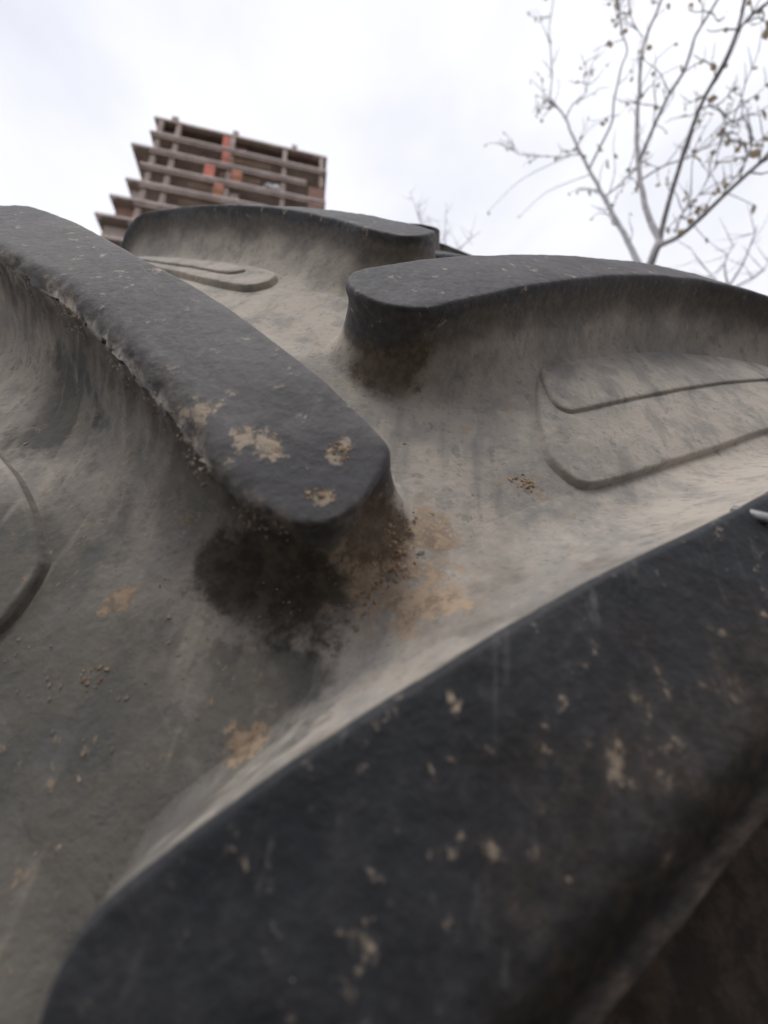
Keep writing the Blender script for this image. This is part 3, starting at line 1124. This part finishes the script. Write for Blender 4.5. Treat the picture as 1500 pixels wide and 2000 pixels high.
def young_tree():
    rnd = random.Random(7)
    fork = tree_point(1280, 490)
    basep = Vector((fork.x - .22, fork.y + .05, 0))
    root = empty('young_tree', basep)
    tag(root, 'young bare tree with forked grey branches and a few withered leaves, right of the tower', 'tree')
    def part(name, curves, mat=M_BARK):
        v, f = [], []
        for pts, r0, r1 in curves:
            n = len(pts)
            tube(v, f, pts, [.88 * (r0 + (r1 - r0) * (i / (n - 1)) ** .8) for i in range(n)])
        v = [q - basep for q in v]
        return mesh_obj(name, v, f, mat, root)
    def wob(pts, amp):
        return [p + Vector((noise.noise(p * 5), noise.noise(p * 5 + Vector((9, 0, 0))), noise.noise(p * 5 + Vector((0, 9, 0))))) * amp for p in pts]
    trunk = wob(curve3([basep + Vector((0, 0, -.1)), basep + Vector((.02, .03, 1.0)), basep + Vector((-.03, -.02, 1.9)), tree_point(1236, 600), tree_point(1266, 525), tree_point(1288, 470)], .08), .012)
    trunk_o = part('trunk', [(trunk, .062, .032)])
    limbs = {
        'a': ([(1288, 472, 0), (1297, 425, -.05), (1335, 300, -.2), (1368, 210, -.3), (1410, 130, -.4), (1430, 85, -.45), (1450, 28, -.5), (1462, -40, -.55)], .022, .010),
        'b': ([(1287, 470, 0), (1262, 410, .1), (1249, 345, .2), (1243, 270, .3), (1247, 200, .35), (1252, 110, .4), (1262, 72, .42), (1292, 0, .5), (1310, -60, .5)], .026, .013),
        'c': ([(1247, 318, .25), (1275, 250, .15), (1310, 180, .05), (1335, 140, .0), (1352, 90, -.05), (1360, 66, -.05), (1400, 0, -.1), (1430, -60, -.1)], .016, .008),
        'd': ([(1275, 560, .0), (1245, 510, .2), (1215, 450, .35), (1185, 395, .45), (1150, 330, .55), (1118, 265, .6), (1105, 232, .65), (1090, 212, .7), (1072, 190, .7)], .030, .010),
        'e': ([(1150, 330, .55), (1178, 275, .45), (1196, 235, .4), (1200, 190, .35), (1215, 130, .3), (1225, 100, .3), (1212, 50, .3), (1208, -20, .3)], .012, .006),
        'f': ([(1292, 478, 0), (1330, 458, -.1), (1370, 425, -.2), (1430, 365, -.3), (1500, 305, -.45), (1580, 230, -.5)], .021, .010),
        'g': ([(1075, 187, .7), (1078, 150, .7), (1076, 95, .65), (1072, 60, .65), (1081, 0, .6), (1085, -40, .6)], .010, .005),
        'h': ([(1252, 350, .2), (1300, 322, .35), (1340, 310, .4), (1385, 280, .45), (1412, 258, .5), (1440, 262, .5)], .010, .004),
        'i': ([(1180, 385, .45), (1205, 365, .5), (1240, 332, .5), (1275, 300, .55)], .009, .004),
        'j': ([(1105, 232, .65), (1118, 205, .6), (1145, 180, .6), (1150, 140, .6), (1172, 95, .6)], .009, .003),
        'k': ([(1136, 302, .57), (1060, 306, .6), (1010, 300, .6), (985, 275, .6)], .006, .002),
        'l': ([(1318, 452, -.1), (1335, 415, 0), (1365, 380, .05), (1390, 335, .05)], .009, .003),
        'm': ([(1090, 212, .7), (1060, 200, .7), (1040, 215, .7)], .007, .002),
        'n': ([(1365, 215, -.3), (1400, 205, -.2), (1420, 240, -.15), (1440, 250, -.1)], .006, .002),
        'o': ([(1425, 360, -.3), (1455, 315, -.2), (1470, 280, -.1), (1468, 245, -.1)], .006, .002),
        'p': ([(1255, 72, .42), (1235, 40, .4), (1225, -20, .4)], .006, .003),
        'q': ([(1440, 60, -.5), (1470, 30, -.5), (1500, 8, -.5), (1530, -20, -.5)], .009, .004),
    }
    allpts = []
    for key, (pp, r0, r1) in limbs.items():
        pts = wob(curve3([tree_point(*q) for q in pp], .05), .008)
        br = part('branch', [(pts, r0, r1)], M_BARK)
        allpts += pts
        # side twigs as part of the branch's own spray
        curves = []
        L = len(pts)
        for q in range(8 if r0 > .02 else 10):
            i = rnd.randrange(L // 5, L - 1)
            p = pts[i]
            d = (pts[min(i + 1, L - 1)] - pts[max(0, i - 1)]).normalized()
            sd2 = Vector((rnd.uniform(-1, 1), rnd.uniform(-1, 1), rnd.uniform(-.3, .6))).normalized()
            ln = rnd.uniform(.12, .38)
            tw = [p]
            dr = (d * .7 + sd2 * .8).normalized()
            for z in range(5):
                dr = (dr + Vector((rnd.uniform(-.35, .35), rnd.uniform(-.35, .35), rnd.uniform(-.1, .35)))).normalized()
                tw.append(tw[-1] + dr * ln / 5)
            curves.append((tw, .0046, .0020))
            for z in (2, 3, 4, 5):
                if rnd.random() < .32:
                    add_leaf(root, tw[z], rnd.uniform(.035, .065), rnd)
                if rnd.random() < .4:
                    d3 = (dr + Vector((rnd.uniform(-.8, .8), rnd.uniform(-.8, .8), rnd.uniform(-.2, .6)))).normalized()
                    curves.append(([tw[z], tw[z] + d3 * .05, tw[z] + d3 * .1 + Vector((0, 0, .02))], .0026, .0014))
        v, f = [], []
        for tpts, a, b in curves:
            n = len(tpts)
            tube(v, f, tpts, [a + (b - a) * i / (n - 1) for i in range(n)], 5)
        mesh_obj('twigs', [q - basep for q in v], f, M_BARK, br)['kind'] = 'stuff'
    # withered leaves one can point at in the picture
    for x, y, s in ((1046, 187, .085), (982, 257, .07), (946, 284, .07), (1013, 425, .08), (954, 413, .06), (1174, 238, .08), (1168, 287, .09), (1186, 312, .10),
                    (1126, 375, .09), (1106, 295, .07), (1218, 58, .08), (1331, 127, .08), (1287, 358, .08), (1154, 428, .08), (1471, 400, .09), (1378, 467, .08),
                    (1385, 340, .08), (1143, 140, .08), (1283, 165, .07), (1410, 250, .10), (1425, 270, .09), (1455, 310, .09), (1036, 155, .07), (1190, 398, .07),
                    (1318, 85, .06), (1300, 255, .07), (1056, 40, .07), (1402, 365, .06), (1110, 380, .06), (1236, 150, .06)):
        lp = tree_point(x, y, rnd.uniform(.2, .6))
        near = min(allpts, key=lambda q: (q - lp).length + .4 * max(0, q.z - lp.z))
        mid = near.lerp(lp, .55) + Vector((0, 0, .05 + .1 * (near - lp).length))
        part('twig', [(curve3([near, mid, lp], .04), .0050, .0024)], M_BARK)
        add_leaf(root, lp, s * .8, rnd)
    return root
young_tree()

def far_tree(name, label, D, az, base_px, tips, seed, mat):
    """thin bare tree further back; tips are pixels its highest twigs reach"""
    rnd = random.Random(seed)
    top = tree_point(base_px[0], base_px[1], 0, D, az)
    basep = Vector((top.x, top.y, 0))
    root = empty(name, basep)
    tag(root, label, 'tree', 'bare trees in the distance')
    v, f = [], []
    tr = curve3([basep + Vector((0, 0, -.1)), basep + Vector((.05, 0, top.z * .5)), top], .4)
    tube(v, f, tr, [.09 + (.03 - .09) * i / (len(tr) - 1) for i in range(len(tr))])
    mesh_obj('trunk', [q - basep for q in v], f, mat, root)
    for x, y in tips:
        v, f = [], []
        end = tree_point(x, y, rnd.uniform(-.5, .5), D, az)
        mid = top.lerp(end, .5) + Vector((rnd.uniform(-.15, .15), rnd.uniform(-.15, .15), rnd.uniform(-.25, .0)))
        pts = curve3([top - Vector((0, 0, rnd.uniform(.0, .5))), mid, end], .12)
        tube(v, f, pts, [.016 + (.004 - .016) * i / (len(pts) - 1) for i in range(len(pts))], 5)
        for q in range(7):
            i = rnd.randrange(len(pts) // 3, len(pts) - 1)
            d = Vector((rnd.uniform(-1, 1), rnd.uniform(-1, 1), rnd.uniform(0, 1.2))).normalized()
            ln = rnd.uniform(.2, .5)
            p = pts[i]
            tube(v, f, [p, p + d * ln * .5, p + d * ln + Vector((0, 0, .08))], [.006, .0045, .002], 4)
        mesh_obj('branch', [q - basep for q in v], f, mat, root)
    return root
far_tree('bare_tree', 'thin bare tree whose few twig tips show just above the tyre mid-picture', 6.0, R_(18), (860, 520),
         ((872, 395), (815, 395), (832, 418), (940, 452), (800, 372)), 3, M_BARK_PALE)
far_tree('bare_tree', 'pale bare tree low at the right edge behind the forked young tree', 7.0, R_(58), (1420, 560),
         ((1345, 480), (1440, 470), (1480, 440), (1500, 500)), 5, M_BARK_PALE)

# ------------------------------------------------------------------ unseen wall added behind the viewer to cut frontal light
def shade_wall():
    root = empty('shade_wall', (0, -3.4, 0))
    tag(root, 'unseen grey plastered wall added behind the viewer to shade the tread', 'wall')
    mat = concrete_material('shade_wall_plaster', (.20, .19, .18), (.27, .26, .245))
    v, f = box_geo(-9, 9, -.15, .15, -.2, 3.0)
    mesh_obj('wall', v, f, mat, root, False)
    v, f = box_geo(-9.05, 9.05, -.21, .21, 3.003, 3.09)
    mesh_obj('coping', v, f, M_CONC, root, False)
    for x in (-9.2, -4.5, 0.0, 4.5, 9.2):
        v, f = box_geo(x - .2, x + .2, .153, .32, -.2, 3.0)
        mesh_obj('pier', v, f, mat, root, False)
shade_wall()
